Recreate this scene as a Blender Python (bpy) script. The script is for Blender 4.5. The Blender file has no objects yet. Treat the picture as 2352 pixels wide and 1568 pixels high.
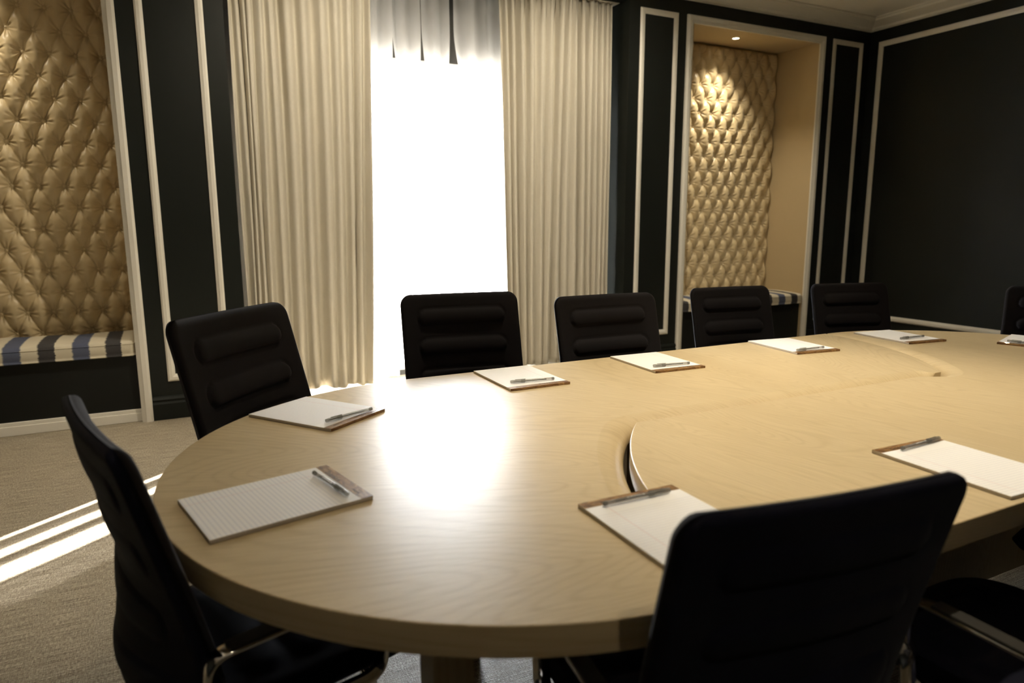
import bpy, bmesh, math, random
import numpy as np
from mathutils import Vector, Matrix
random.seed(7); RNG = np.random.RandomState(5)
S = bpy.context.scene; COL = S.collection
PI = math.pi
# ------------------------------------------------------------------ helpers
def mesh_obj(name, verts, faces, mat=None, parent=None, smooth=False, loc=(0,0,0), rz=0, mats=None, fmat=None):
    me = bpy.data.meshes.new(name)
    me.from_pydata([tuple(map(float, v)) for v in verts], [], [tuple(map(int, f)) for f in faces])
    me.update()
    for m in (mats or ([mat] if mat else [])): me.materials.append(m)
    if fmat is not None: me.polygons.foreach_set('material_index', fmat)
    if smooth: me.polygons.foreach_set('use_smooth', [True]*len(me.polygons))
    o = bpy.data.objects.new(name, me); COL.objects.link(o)
    o.location = loc; o.rotation_euler[2] = rz
    if parent: o.parent = parent
    return o
def bm_obj(name, bm, mat, parent=None, smooth=False, loc=(0,0,0), rz=0, angle=None):
    bmesh.ops.recalc_face_normals(bm, faces=bm.faces[:])
    if angle is not None:
        for f in bm.faces: f.smooth = True
        for e in bm.edges:
            if len(e.link_faces) == 2 and e.calc_face_angle(0) > angle: e.smooth = False
    me = bpy.data.meshes.new(name); bm.to_mesh(me); bm.free()
    for m in (mat if isinstance(mat, (list, tuple)) else [mat]): me.materials.append(m)
    if smooth: me.polygons.foreach_set('use_smooth', [True]*len(me.polygons))
    o = bpy.data.objects.new(name, me); COL.objects.link(o)
    o.location = loc; o.rotation_euler[2] = rz
    if parent: o.parent = parent
    return o
def add_box(bm, x0, x1, y0, y1, z0, z1, bev=0, seg=2, mi=0):
    r = bmesh.ops.create_cube(bm, size=1)
    vs = r['verts']
    for v in vs:
        v.co = Vector((x0+(v.co.x+.5)*(x1-x0), y0+(v.co.y+.5)*(y1-y0), z0+(v.co.z+.5)*(z1-z0)))
    fs = set(f for v in vs for f in v.link_faces)
    for f in fs: f.material_index = mi
    if bev:
        es = list(set(e for v in vs for e in v.link_edges))
        bmesh.ops.bevel(bm, geom=es, offset=bev, segments=seg, profile=.5, affect='EDGES')
def add_lathe(bm, prof, n=24, M=None, cap=True):
    rings = []
    for r, z in prof:
        ring = []
        for i in range(n):
            a = 2*PI*i/n; p = Vector((r*math.cos(a), r*math.sin(a), z))
            ring.append(bm.verts.new(M @ p if M else p))
        rings.append(ring)
    for a, b in zip(rings, rings[1:]):
        for i in range(n): bm.faces.new((a[i], a[(i+1)%n], b[(i+1)%n], b[i]))
    if cap:
        bm.faces.new(rings[0][::-1]); bm.faces.new(rings[-1])
def add_sweep(bm, path, prof, closed=False, side=Vector((1,0,0))):
    """sweep a 2D section (a along side, b along the in-plane normal) on a path lying in a plane whose normal is side"""
    n = len(path); rings = []
    for i, p in enumerate(path):
        p = Vector(p)
        a = Vector(path[(i-1) % n]) if (closed or i > 0) else p
        b = Vector(path[(i+1) % n]) if (closed or i < n-1) else p
        t = (b-a).normalized(); nn = t.cross(side).normalized()
        rings.append([bm.verts.new(p + side*u + nn*v) for u, v in prof])
    m = len(prof); seq = list(zip(rings, rings[1:])) + ([(rings[-1], rings[0])] if closed else [])
    for A, B in seq:
        for j in range(m): bm.faces.new((A[j], A[(j+1)%m], B[(j+1)%m], B[j]))
    if not closed:
        bm.faces.new(rings[0]); bm.faces.new(rings[-1][::-1])
def thing(name, label, cat, loc=(0,0,0), rz=0, group=None):
    o = bpy.data.objects.new(name, None); COL.objects.link(o)
    o.empty_display_size = .1; o.location = loc; o.rotation_euler[2] = rz
    return tag(o, label, cat, group)
def tag(o, label, cat, group=None):
    o['label'] = label; o['category'] = cat
    if group: o['group'] = group
    return o
def struct(o): o['kind'] = 'structure'; return o
def copy_tree(o, parent=None):
    c = o.copy(); COL.objects.link(c)
    if parent: c.parent = parent
    for ch in list(o.children): copy_tree(ch, c)
    return c
# ------------------------------------------------------------------ materials
def smooth01(a, b, t):
    t = max(0, min(1, (t-a)/(b-a))); return t*t*(3-2*t)
def lin(c): return tuple(((v/255)/12.92 if v/255 <= .04045 else ((v/255+.055)/1.055)**2.4) for v in c)
class N:
    def __init__(s, name):
        s.m = bpy.data.materials.new(name); s.m.use_nodes = True
        s.t = s.m.node_tree; s.b = s.t.nodes['Principled BSDF']; s.out = s.t.nodes['Material Output']
    def n(s, typ, **k):
        nd = s.t.nodes.new(typ)
        for a, v in k.items():
            if hasattr(nd, a): setattr(nd, a, v)
            else: nd.inputs[a.replace('_', ' ')].default_value = v
        return nd
    def l(s, a, b): s.t.links.new(a, b)
    def math(s, op, a, b=None, c=None):
        nd = s.n('ShaderNodeMath', operation=op)
        for i, v in enumerate((a, b, c)):
            if v is None: continue
            if isinstance(v, (int, float)): nd.inputs[i].default_value = v
            else: s.l(v, nd.inputs[i])
        return nd.outputs[0]
    def ramp(s, f, stops):
        r = s.n('ShaderNodeValToRGB'); e = r.color_ramp.elements
        while len(e) < len(stops): e.new(.5)
        for i, (p, c) in enumerate(stops): e[i].position = p; e[i].color = (*c, 1)
        s.l(f, r.inputs[0]); return r.outputs[0]
    def mix(s, f, a, b, mode='MIX'):
        nd = s.n('ShaderNodeMix', data_type='RGBA', blend_type=mode)
        for i, v in ((0, f), (6, a), (7, b)):
            if isinstance(v, (int, float)): nd.inputs[i].default_value = v
            elif isinstance(v, tuple): nd.inputs[i].default_value = (*v, 1) if len(v) == 3 else v
            else: s.l(v, nd.inputs[i])
        return nd.outputs[2]
    def bump(s, h, strength=.3, dist=.01):
        b = s.n('ShaderNodeBump'); b.inputs['Strength'].default_value = strength; b.inputs['Distance'].default_value = dist
        s.l(h, b.inputs['Height']); s.l(b.outputs[0], s.b.inputs['Normal']); return b
    def tc(s, kind='Object'): return s.n('ShaderNodeTexCoord').outputs[kind]
    def mapping(s, v, scale=(1,1,1), rot=(0,0,0), loc=(0,0,0)):
        m = s.n('ShaderNodeMapping'); m.inputs['Scale'].default_value = scale
        m.inputs['Rotation'].default_value = rot; m.inputs['Location'].default_value = loc
        s.l(v, m.inputs['Vector']); return m.outputs[0]
    def noise(s, v, scale, detail=2, rough=.5, dist=0):
        nd = s.n('ShaderNodeTexNoise'); nd.inputs['Scale'].default_value = scale; nd.inputs['Detail'].default_value = detail
        nd.inputs['Roughness'].default_value = rough; nd.inputs['Distortion'].default_value = dist
        if v is not None: s.l(v, nd.inputs['Vector'])
        return nd.outputs['Fac']
    def set(s, **k):
        for a, v in k.items():
            i = s.b.inputs[a.replace('_', ' ')]
            i.default_value = (*v, 1) if isinstance(v, tuple) and len(v) == 3 else v
        return s
def paint(name, col, rough=.5, spec=.4, var=.06, bump=.04):
    n = N(name); n.set(Roughness=rough); n.b.inputs['Specular IOR Level'].default_value = spec
    v = n.tc(); f = n.noise(v, 3, 3)
    n.l(n.mix(f, tuple(c*(1-var) for c in col), tuple(c*(1+var) for c in col)), n.b.inputs['Base Color'])
    n.bump(n.noise(v, 180, 2), bump, .002); return n.m
M_WALL = paint('wall_paint_dark', (.0085,.0105,.0085), .5, .28)
M_WHITE = paint('trim_paint_white', (.80,.77,.69), .38, .4, .02)
M_CEIL = paint('ceiling_paint', (.85,.82,.75), .7, .2, .02)
M_BLACKPANEL = paint('bench_paint_black', (.0075,.0085,.0075), .5, .3)
def m_floor():
    n = N('woven_floor'); v = n.tc()
    a = n.noise(n.mapping(v, (2.2, 110, 1)), 3, 3, .65)
    b = n.noise(n.mapping(v, (60, 240, 1)), 2, 2, .6)
    c = n.noise(n.mapping(v, (240, 18, 1)), 2, 2, .5)
    f = n.math('ADD', n.math('MULTIPLY', a, .5), n.math('MULTIPLY', b, .5))
    f = n.math('ADD', f, n.math('MULTIPLY', n.math('SUBTRACT', c, .5), .3))
    n.l(n.ramp(f, [(.36, (.085,.066,.045)), (.50, (.29,.24,.165)), (.64, (.62,.56,.44))]), n.b.inputs['Base Color'])
    n.l(n.math('MULTIPLY_ADD', f, -.3, .56), n.b.inputs['Roughness'])
    n.b.inputs['Specular IOR Level'].default_value = .5
    n.bump(f, .8, .004); return n.m
M_FLOOR = m_floor()
def m_wood(name, centre=None, rot=0., cut=0., tone=1.0, rough=.32, axis=None):
    """oak veneer; centre = fan point of the veneer leaves, or straight grain along `rot`"""
    n = N(name); v = n.tc()
    if centre is not None:
        w = n.mapping(n.mapping(v, loc=(-centre[0], -centre[1], 0)), rot=(0, 0, cut))
        sp = n.n('ShaderNodeSeparateXYZ'); n.l(w, sp.inputs[0])
        ang = n.math('ARCTAN2', sp.outputs[1], sp.outputs[0])
        r2 = n.math('ADD', n.math('MULTIPLY', sp.outputs[0], sp.outputs[0]), n.math('MULTIPLY', sp.outputs[1], sp.outputs[1]))
        r = n.math('SQRT', n.math('ADD', r2, .02))
        across = n.math('MULTIPLY', ang, .95); along = r
    else:
        w = n.mapping(v, rot=(0, 0, rot)) if axis is None else v
        sp = n.n('ShaderNodeSeparateXYZ'); n.l(w, sp.inputs[0])
        along, across = sp.outputs[0], sp.outputs[1]
        if axis == 'Z': along, across = sp.outputs[2], n.math('ADD', sp.outputs[0], sp.outputs[1])
        if axis == 'RIM': along, across = n.math('ADD', sp.outputs[0], sp.outputs[1]), sp.outputs[2]
    def vec(a, b, c=0):
        cb = n.n('ShaderNodeCombineXYZ')
        n.l(n.math('MULTIPLY', across, a), cb.inputs[0]); n.l(n.math('MULTIPLY', along, b), cb.inputs[1]); cb.inputs[2].default_value = c
        return cb.outputs[0]
    rings = n.noise(vec(3.6, .55), 1.0, 2, .45, .25)
    cath = n.math('SINE', n.math('MULTIPLY', rings, 420))
    cath = n.math('POWER', n.math('MULTIPLY_ADD', cath, .5, .5), 4)
    fine = n.noise(vec(330, 7, 3), 1.0, 3, .7)
    pores = n.noise(vec(420, 14, 7), 1.0, 2, .7)
    band = n.noise(vec(9, .5, 11), 1.0, 2, .5)
    t = n.math('ADD', n.math('MULTIPLY', cath, .16), n.math('MULTIPLY', fine, .85))
    t = n.math('ADD', t, n.math('MULTIPLY', band, .22))
    lo = tuple(c*tone for c in (.69,.555,.335)); hi = tuple(c*tone for c in (.54,.41,.22))
    col = n.ramp(t, [(.40, lo), (.86, hi)])
    pm = n.ramp(pores, [(.60, (0,0,0)), (.74, (1,1,1))])
    col = n.mix(n.math('MULTIPLY', pm, .22), col, tuple(c*tone for c in (.40,.27,.12)))
    n.l(col, n.b.inputs['Base Color'])
    n.l(n.math('MULTIPLY_ADD', fine, .10, rough-.05), n.b.inputs['Roughness'])
    n.b.inputs['Specular IOR Level'].default_value = .52
    h = n.math('ADD', n.math('MULTIPLY', fine, .5), n.math('MULTIPLY', pores, -.5))
    n.bump(h, .16, .001); return n.m
def m_cloth(name, col, rough=.8, sheen=.0, weave=900, var=.1, bump=.25, spec=.2):
    n = N(name); v = n.tc(); f = n.noise(v, weave, 2)
    g = n.noise(v, 6, 2)
    c = n.mix(n.math('MULTIPLY_ADD', f, .7, n.math('MULTIPLY', g, .3)), tuple(x*(1-var) for x in col), tuple(x*(1+var) for x in col))
    n.l(c, n.b.inputs['Base Color']); n.set(Roughness=rough)
    n.b.inputs['Specular IOR Level'].default_value = spec
    if sheen: n.b.inputs['Sheen Weight'].default_value = sheen; n.b.inputs['Sheen Roughness'].default_value = .4
    n.bump(f, bump, .0015); return n.m
M_TUFT = m_cloth('gold_satin', (.66,.53,.315), .36, .15, 1200, .04, .04, .55)
M_LINING = m_cloth('niche_suede', (.56,.44,.26), .75, .15, 260, .09, .15)
M_CHAIR = m_cloth('chair_fabric_black', (.0135,.0115,.0125), .85, .06, 1100, .25, .3, .15)
M_CHAIRSEAT = m_cloth('chair_fabric_navy', (.007,.0075,.017), .85, .05, 1100, .25, .3, .15)
M_LEATHER = m_cloth('arm_leather', (.022,.019,.014), .42, 0, 500, .15, .1, .5)
def m_simple(name, col, rough, metal=0, spec=.5):
    n = N(name); n.set(Base_Color=col, Roughness=rough, Metallic=metal); n.b.inputs['Specular IOR Level'].default_value = spec
    f = n.noise(n.tc(), 40, 2); n.l(n.math('MULTIPLY_ADD', f, .06, rough-.03 if rough > .03 else rough), n.b.inputs['Roughness'])
    return n.m
M_CHROME = m_simple('chrome', (.78,.76,.72), .08, 1)
M_DARKPLASTIC = m_simple('dark_plastic', (.012,.012,.012), .4)
M_INK = m_simple('printed_ink', (.02,.015,.01), .5)
M_WHITEINK = m_simple('white_print', (.85,.85,.82), .5)
M_REFILL = m_simple('ink_refill', (.012,.012,.014), .3)
def m_curtain():
    n = N('drape_linen'); v = n.tc(); f = n.noise(n.mapping(v, (260, 260, 40)), 1, 3)
    g = n.noise(n.mapping(v, (4, 4, .7)), 1, 2)
    c = n.mix(f, (.60,.555,.465), (.70,.655,.555)); c = n.mix(n.math('MULTIPLY', g, .25), c, (.55,.50,.41))
    n.t.nodes.remove(n.b)
    d = n.n('ShaderNodeBsdfDiffuse'); t = n.n('ShaderNodeBsdfTranslucent'); mx = n.n('ShaderNodeMixShader'); mx.inputs[0].default_value = .045
    n.l(c, d.inputs[0]); n.l(c, t.inputs[0]); n.l(d.outputs[0], mx.inputs[1]); n.l(t.outputs[0], mx.inputs[2]); n.l(mx.outputs[0], n.out.inputs[0])
    b = n.n('ShaderNodeBump'); b.inputs['Strength'].default_value = .15; b.inputs['Distance'].default_value = .001; n.l(f, b.inputs['Height']); n.l(b.outputs[0], d.inputs['Normal'])
    return n.m
M_DRAPE = m_curtain()
def m_sheer():
    n = N('sheer_voile'); v = n.tc(); f = n.noise(n.mapping(v, (300, 300, 300)), 1, 2)
    n.t.nodes.remove(n.b)
    c = n.mix(f, (.82,.82,.82), (.88,.88,.88))
    d = n.n('ShaderNodeBsdfDiffuse'); t = n.n('ShaderNodeBsdfTranslucent'); tr = n.n('ShaderNodeBsdfTransparent')
    m1 = n.n('ShaderNodeMixShader'); m1.inputs[0].default_value = .62; m2 = n.n('ShaderNodeMixShader'); m2.inputs[0].default_value = .045
    n.l(c, d.inputs[0]); n.l(c, t.inputs[0]); n.l(d.outputs[0], m1.inputs[1]); n.l(t.outputs[0], m1.inputs[2])
    n.l(m1.outputs[0], m2.inputs[1]); n.l(tr.outputs[0], m2.inputs[2]); n.l(m2.outputs[0], n.out.inputs[0]); return n.m
M_SHEER = m_sheer()
def m_glass(name, tint=(1,1,1), refl=.08, rough=.02):
    n = N(name); n.t.nodes.remove(n.b)
    g = n.n('ShaderNodeBsdfGlossy'); g.inputs['Roughness'].default_value = rough; t = n.n('ShaderNodeBsdfTransparent'); t.inputs[0].default_value = (*tint, 1)
    lw = n.n('ShaderNodeFresnel'); lw.inputs[0].default_value = 1.5; mx = n.n('ShaderNodeMixShader')
    n.l(n.math('MULTIPLY_ADD', lw.outputs[0], .8, refl*.2), mx.inputs[0]); n.l(t.outputs[0], mx.inputs[1]); n.l(g.outputs[0], mx.inputs[2]); n.l(mx.outputs[0], n.out.inputs[0]); return n.m
M_GLASS = m_glass('window_glass')
def m_smoke(name, col, tint, frac):
    n = N(name); n.set(Base_Color=col, Roughness=.18); n.l(n.noise(n.tc(), 60, 2), n.b.inputs['Coat Roughness'])
    tr = n.n('ShaderNodeBsdfTransparent'); tr.inputs[0].default_value = (*tint, 1); mx = n.n('ShaderNodeMixShader'); mx.inputs[0].default_value = frac
    n.l(n.b.outputs[0], mx.inputs[1]); n.l(tr.outputs[0], mx.inputs[2]); n.l(mx.outputs[0], n.out.inputs[0]); return n.m
M_PEN = m_smoke('smoke_clear_plastic', (.40,.40,.38), (.90,.89,.87), .62)
M_PENCAP = m_smoke('smoke_cap_plastic', (.32,.32,.30), (.84,.83,.80), .55)
def m_paper():
    n = N('ruled_paper'); v = n.tc(); sp = n.n('ShaderNodeSeparateXYZ'); n.l(v, sp.inputs[0])
    # rules every 7.1 mm below the heading, red margin near the left edge (x = across, y = down the sheet)
    y = n.math('FRACT', n.math('MULTIPLY', sp.outputs[1], 1/.0087))
    rule = n.math('MULTIPLY', n.math('LESS_THAN', y, .10), n.math('LESS_THAN', sp.outputs[1], .092))
    top = n.math('GREATER_THAN', sp.outputs[2], .0070)
    mg = n.math('LESS_THAN', n.math('ABSOLUTE', n.math('ADD', sp.outputs[0], .067)), .0006)
    n.l(n.noise(v, 30, 2), n.b.inputs['Roughness'])
    c = n.mix(n.math('MULTIPLY', rule, .6), (.93,.91,.87), (.40,.42,.54))
    c = n.mix(n.math('MULTIPLY', mg, .5), c, (.72,.33,.33))
    edge = n.math('FRACT', n.math('MULTIPLY', sp.outputs[2], 900))
    c = n.mix(top, n.mix(n.math('MULTIPLY', edge, .5), (.66,.60,.52), (.34,.29,.25)), c)
    n.l(c, n.b.inputs['Base Color']); n.b.inputs['Roughness'].default_value = .6
    for L in list(n.b.inputs['Roughness'].links): n.t.links.remove(L)
    return n.m
M_PAPER = m_paper()
def m_binding():
    n = N('marbled_binding'); v = n.tc(); f = n.noise(n.mapping(v, (25, 70, 70)), 1, 4, .7, 1.2)
    n.l(n.ramp(f, [(.32, (.07,.028,.012)), (.5, (.27,.14,.055)), (.66, (.50,.31,.13))]), n.b.inputs['Base Color']); n.set(Roughness=.3); return n.m
M_BIND = m_binding()
M_CARD = m_simple('grey_backing_card', (.30,.26,.22), .8)
def m_stripe():
    n = N('ikat_stripe'); v = n.tc(); sp = n.n('ShaderNodeSeparateXYZ'); n.l(v, sp.inputs[0])
    j = n.noise(n.mapping(v, (6, 60, 60)), 1, 3, .7)
    k = n.noise(n.mapping(v, (10, 260, 260)), 1, 2, .6)
    x = n.math('ADD', sp.outputs[0], n.math('MULTIPLY', n.math('SUBTRACT', n.math('ADD', j, n.math('MULTIPLY', k, .6)), .8), .022))
    p = n.math('FRACT', n.math('DIVIDE', x, .352))   # cream blue cream black
    cream = (.64,.58,.44); blue = (.060,.078,.145); black = (.018,.018,.024)
    r = n.n('ShaderNodeValToRGB'); e = r.color_ramp.elements; r.color_ramp.interpolation = 'LINEAR'
    st = [(0, cream), (.235, cream), (.262, blue), (.49, blue), (.515, cream), (.735, cream), (.762, black), (.985, black), (1, cream)]
    while len(e) < len(st): e.new(.5)
    for i, (q, c) in enumerate(st): e[i].position = q; e[i].color = (*c, 1)
    n.l(p, r.inputs[0]); f = n.noise(v, 500, 2)
    n.l(n.mix(n.math('MULTIPLY', f, .25), r.outputs[0], (.30,.28,.25), 'MIX'), n.b.inputs['Base Color'])
    n.set(Roughness=.85); n.b.inputs['Specular IOR Level'].default_value = .2; n.bump(f, .2, .002); return n.m
M_STRIPE = m_stripe()
M_PIPING = m_cloth('piping_cream', (.55,.50,.38), .85)
def m_emit(name, col, s):
    n = N(name); n.set(Base_Color=col); n.b.inputs['Emission Color'].default_value = (*col, 1); n.b.inputs['Emission Strength'].default_value = s; return n.m
M_LAMP = m_emit('lamp_face', (1, .82, .55), 14)

# ------------------------------------------------------------------ room constants
D, W, CZ = 4.904, 6.465, 3.20
XL, YB = -3.2, -2.6
NI = [(-1.853, -.163), (4.123, 5.813)]       # outer edges of the niche frames
FW = .066                                     # niche frame width
# ------------------------------------------------------------------ shell
def box_struct(name, boxes, mat, bev=0):
    bm = bmesh.new()
    for b in boxes: add_box(bm, *b, bev=bev)
    return struct(bm_obj(name, bm, mat))
box_struct('floor', [(XL-.2, W+.2, YB-.2, 6.2, -.1, 0)], M_FLOOR)
box_struct('ceiling', [(XL-.2, W+.2, YB-.2, 6.2, CZ, CZ+.15)], M_CEIL)
y1 = 5.60
box_struct('wall_front', [(XL, NI[0][0]+.02, D, y1, 0, CZ), (NI[0][1]-.02, .435, D, y1, 0, CZ), (3.53, NI[1][0]+.02, D, y1, 0, CZ),
    (NI[1][1]-.02, W, D, y1, 0, CZ), (NI[0][0]+.02, NI[0][1]-.02, D, y1, 2.97, CZ), (NI[1][0]+.02, NI[1][1]-.02, D, y1, 2.97, CZ), (.435, 3.53, D, 5.46, 3.045, CZ)], M_WALL)
box_struct('wall_window', [(.435, .98, 5.46, y1, 0, CZ), (2.98, 3.53, 5.46, y1, 0, CZ), (.98, 2.98, 5.46, y1, 2.53, CZ), (.98, 2.98, 5.46, y1, 0, .04)], paint('alcove_paint', (.07,.066,.058), .6, .3))
box_struct('wall_right', [(W, W+.15, YB, y1, 0, CZ)], M_WALL)
box_struct('wall_left', [(XL-.15, XL, YB, y1, 0, CZ)], M_WALL)
box_struct('wall_back', [(XL, W, YB-.15, YB, 0, CZ)], M_WALL)
# crown moulding : profile (out from wall, down from ceiling)
CR = [(0,0),(.165,0),(.165,.012),(.150,.016),(.142,.030),(.110,.044),(.070,.058),(.040,.066),(.034,.074),(.034,.084),(.012,.090),(.0,.092)]
def crown(name, pts):
    bm = bmesh.new(); rings = []
    for (x, y, nx, ny) in pts: rings.append([bm.verts.new((x+nx*o, y+ny*o, CZ-d)) for o, d in CR])
    for A, B in zip(rings, rings[1:]):
        for j in range(len(CR)): bm.faces.new((A[j], A[(j+1)%len(CR)], B[(j+1)%len(CR)], B[j]))
    return struct(bm_obj(name, bm, M_WHITE, angle=.5))
crown('trim_1', [(XL, D, 0, -1), (W, D, -1, -1)])
crown('trim_2', [(W, D, -1, -1), (W, YB, -1, 0)])
# moulded frames
PF = [(0,0),(0,.55),(.10,.75),(.22,1),(.60,1),(.72,.78),(.88,.62),(1,.45),(1,0)]
def frame_ring(name, a0, a1, z0, z1, w, d, to3, open_bottom=False):
    bm = bmesh.new()
    cor = [(a0, z0, 1, 1), (a0, z1, 1, -1), (a1, z1, -1, -1), (a1, z0, -1, 1)]
    rings = []
    for i, (a, z, sa, sz) in enumerate(cor):
        ring = []
        for u, v in PF:
            zz = z + (0 if (open_bottom and i in (0, 3)) else sz*u*w)
            ring.append(bm.verts.new(to3(a+sa*u*w, zz, v*d)))
        rings.append(ring)
    seq = list(zip(rings, rings[1:])) + ([] if open_bottom else [(rings[-1], rings[0])])
    for A, B in seq:
        for j in range(len(PF)-1): bm.faces.new((A[j], A[j+1], B[j+1], B[j]))
    return struct(bm_obj(name, bm, M_WHITE, angle=.45))
front = lambda a, z, d: (a, D-d, z)
side = lambda a, z, d: (W-d, a, z)
k = 3
for a0, a1 in ((-.061, .318), (3.636, 4.028), (5.93, 6.358)):
    frame_ring('trim_%d' % k, a0, a1, .25, 2.995, .046, .016, front); k += 1
frame_ring('trim_%d' % k, 4.80, 1.35, .265, 2.995, -.05, .018, side) if False else None
bm = None
def frame_side(name, ya, yb):
    return frame_ring(name, ya, yb, .262, 2.995, .05, .018, side)
frame_side('trim_%d' % k, 1.35, 4.80); k += 1
frame_side('trim_%d' % k, -2.2, 1.12); k += 1
for (a0, a1) in NI:
    frame_ring('trim_%d' % k, a0, a1, 0, 2.997, FW, .032, front, True); k += 1
# baseboards (dark, moulded) between niches and on the right wall
BP = [(0,0),(.020,0),(.020,.105),(.014,.118),(.014,.128),(.020,.134),(.012,.150),(0,.156)]
def baseboard(name, segs, mat=M_WALL):
    bm = bmesh.new()
    for (p, q, nrm) in segs:
        A = [bm.verts.new((p[0]+nrm[0]*o, p[1]+nrm[1]*o, z)) for o, z in BP]
        B = [bm.verts.new((q[0]+nrm[0]*o, q[1]+nrm[1]*o, z)) for o, z in BP]
        for j in range(len(BP)): bm.faces.new((A[j], A[(j+1)%len(BP)], B[(j+1)%len(BP)], B[j]))
        bm.faces.new(A); bm.faces.new(B[::-1])
    return struct(bm_obj(name, bm, mat))
baseboard('baseboard_front', [((NI[0][1], D), (.435, D), (0,-1)), ((3.53, D), (NI[1][0], D), (0,-1)), ((NI[1][1], D), (W-.02, D), (0,-1)), ((XL, D), (NI[0][0], D), (0,-1))])
baseboard('baseboard_right', [((W, YB), (W, D), (-1,0))])

# ------------------------------------------------------------------ niches
YT = 5.42                                      # crease plane of the tufting
def tufted(name, label, xa, xb, z0, z1, bx, dx, bz, dz, focus):
    root = thing(name, label, 'wall panel', (0, 0, 0), 0, 'tufted niche panels')
    st = .0048
    nx = int((xb-xa)/st); nz = int((z1-z0)/st)
    X = np.linspace(xa, xb, nx+1); Z = np.linspace(z0, z1, nz+1); XX, ZZ = np.meshgrid(X, Z)
    u = (XX-bx)/dx; v = (ZZ-bz)/dz
    p = u+v/2; q = u-v/2
    c = (np.abs(np.sin(PI*p))*np.abs(np.sin(PI*q)))**.42
    # nearest buttons
    best = np.full(XX.shape, 9.); bidx = np.zeros(XX.shape); th = np.zeros(XX.shape)
    second = np.full(XX.shape, 9.)
    rr = np.round(v)
    for dr in (-1, 0, 1):
        row = rr+dr; off = np.where(np.mod(row, 2) == 0, 0, .5)
        for dc in (-1, 0, 1):
            colm = np.round(u-off)+dc
            cx = bx+(colm+off)*dx; cz = bz+row*dz
            d = np.hypot(XX-cx, ZZ-cz); m = d < best
            th = np.where(m, np.arctan2(ZZ-cz, XX-cx), th); bidx = np.where(m, colm*7.13+row*3.77, bidx); best = np.where(m, d, best)
    dip = 1-np.exp(-(best/.036)**1.3)
    ph = np.sin(bidx*12.9898)*43758.5; ph = (ph-np.floor(ph))*6.28
    fold = (np.sin(9*th+ph)+.6*np.sin(14*th+ph*2.3))*.0021*np.exp(-((best-.024)/.030)**2)
    big = np.sin(XX*31+ZZ*17)*.0012+np.sin(XX*53-ZZ*41+2)*.0008
    h = .007*c + .032*dip + .016*np.abs(np.sin(PI*p)*np.sin(PI*q)) + fold*2.2 + big*c
    mm = np.minimum(np.abs(p-np.round(p)), np.abs(q-np.round(q))); h = h - .0035*np.exp(-(mm/.040)**2)*np.clip((best-.012)/.01, 0, 1)
    ed = np.minimum(np.minimum(XX-xa, xb-XX), np.minimum(ZZ-z0, z1-ZZ)); e = np.clip(ed/.03, 0, 1)
    h = h*np.sqrt(1-(1-e)**2)
    YY = YT - h + .018
    V = np.stack([XX, YY, ZZ], -1).reshape(-1, 3)
    i = np.arange((nz)*(nx+1)).reshape(nz, nx+1)[:, :-1].reshape(-1)
    F = np.stack([i, i+1, i+nx+2, i+nx+1], -1)
    me = bpy.data.meshes.new('upholstery'); me.vertices.add(len(V)); me.vertices.foreach_set('co', V.astype(np.float32).reshape(-1))
    me.loops.add(F.size); me.loops.foreach_set('vertex_index', F.astype(np.int32).reshape(-1))
    me.polygons.add(len(F)); me.polygons.foreach_set('loop_start', np.arange(0, F.size, 4, dtype=np.int32)); me.polygons.foreach_set('loop_total', np.full(len(F), 4, np.int32))
    me.update(); me.validate(); me.polygons.foreach_set('use_smooth', [True]*len(F)); me.materials.append(M_TUFT)
    o = bpy.data.objects.new('upholstery', me); COL.objects.link(o); o.parent = root
    bm = bmesh.new(); add_box(bm, xa, xb, YT+.006, YT+.05, z0, z1); bm_obj('backing_board', bm, M_LINING, root)
    # buttons
    pts = []
    for r in range(-30, 31):
        for cc in range(-20, 21):
            x = bx+(cc+(.5 if r % 2 else 0))*dx; z = bz+r*dz
            if xa+.02 < x < xb-.02 and z0+.03 < z < z1-.03: pts.append((x, z))
    pts.sort(key=lambda t: focus(*t))
    def btn():
        bm = bmesh.new(); add_lathe(bm, [(.0001, .0105), (.006, .0095), (.0110, .006), (.0145, 0), (.0125, -.005)], 14, Matrix.Rotation(PI/2, 4, 'X'), False); return bm
    b0 = bm_obj('button', btn(), M_TUFT, root, True)
    for j, (x, z) in enumerate(pts[:100]):
        b = b0 if j == 0 else b0.copy()
        if j: COL.objects.link(b); b.parent = root
        b.location = (x, YT+.014, z)
    if len(pts) > 100:
        bm = bmesh.new()
        for x, z in pts[100:]:
            add_lathe(bm, [(.0001, .0105), (.006, .0095), (.0110, .006), (.0145, 0), (.0125, -.005)], 10, Matrix.Translation((x, YT+.014, z)) @ Matrix.Rotation(PI/2, 4, 'X'), False)
        o = bm_obj('button', bm, M_TUFT, root, True); o['kind'] = 'stuff'
    return root
def niche(i, a0, a1):
    xi0, xi1 = a0+FW-.004, a1-FW+.004
    L = 'left' if i == 0 else 'right'
    t = .04
    for nm, b in (('wall_niche_%s_side_a', (xi0-t+.002, xi0, D+.002, y1-.02, 0, 2.944)), ('wall_niche_%s_side_b', (xi1, xi1+t-.002, D+.002, y1-.02, 0, 2.944)),
                  ('ceiling_niche_%s', (xi0-t+.002, xi1+t-.002, D+.002, y1-.02, 2.944, 2.968)), ('wall_niche_%s_back', (xi0, xi1, 5.472, y1-.02, .0, 2.944))):
        box_struct(nm % L, [b], M_LINING)
    return xi0, xi1
nl = niche(0, *NI[0]); nr = niche(1, *NI[1])
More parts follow.
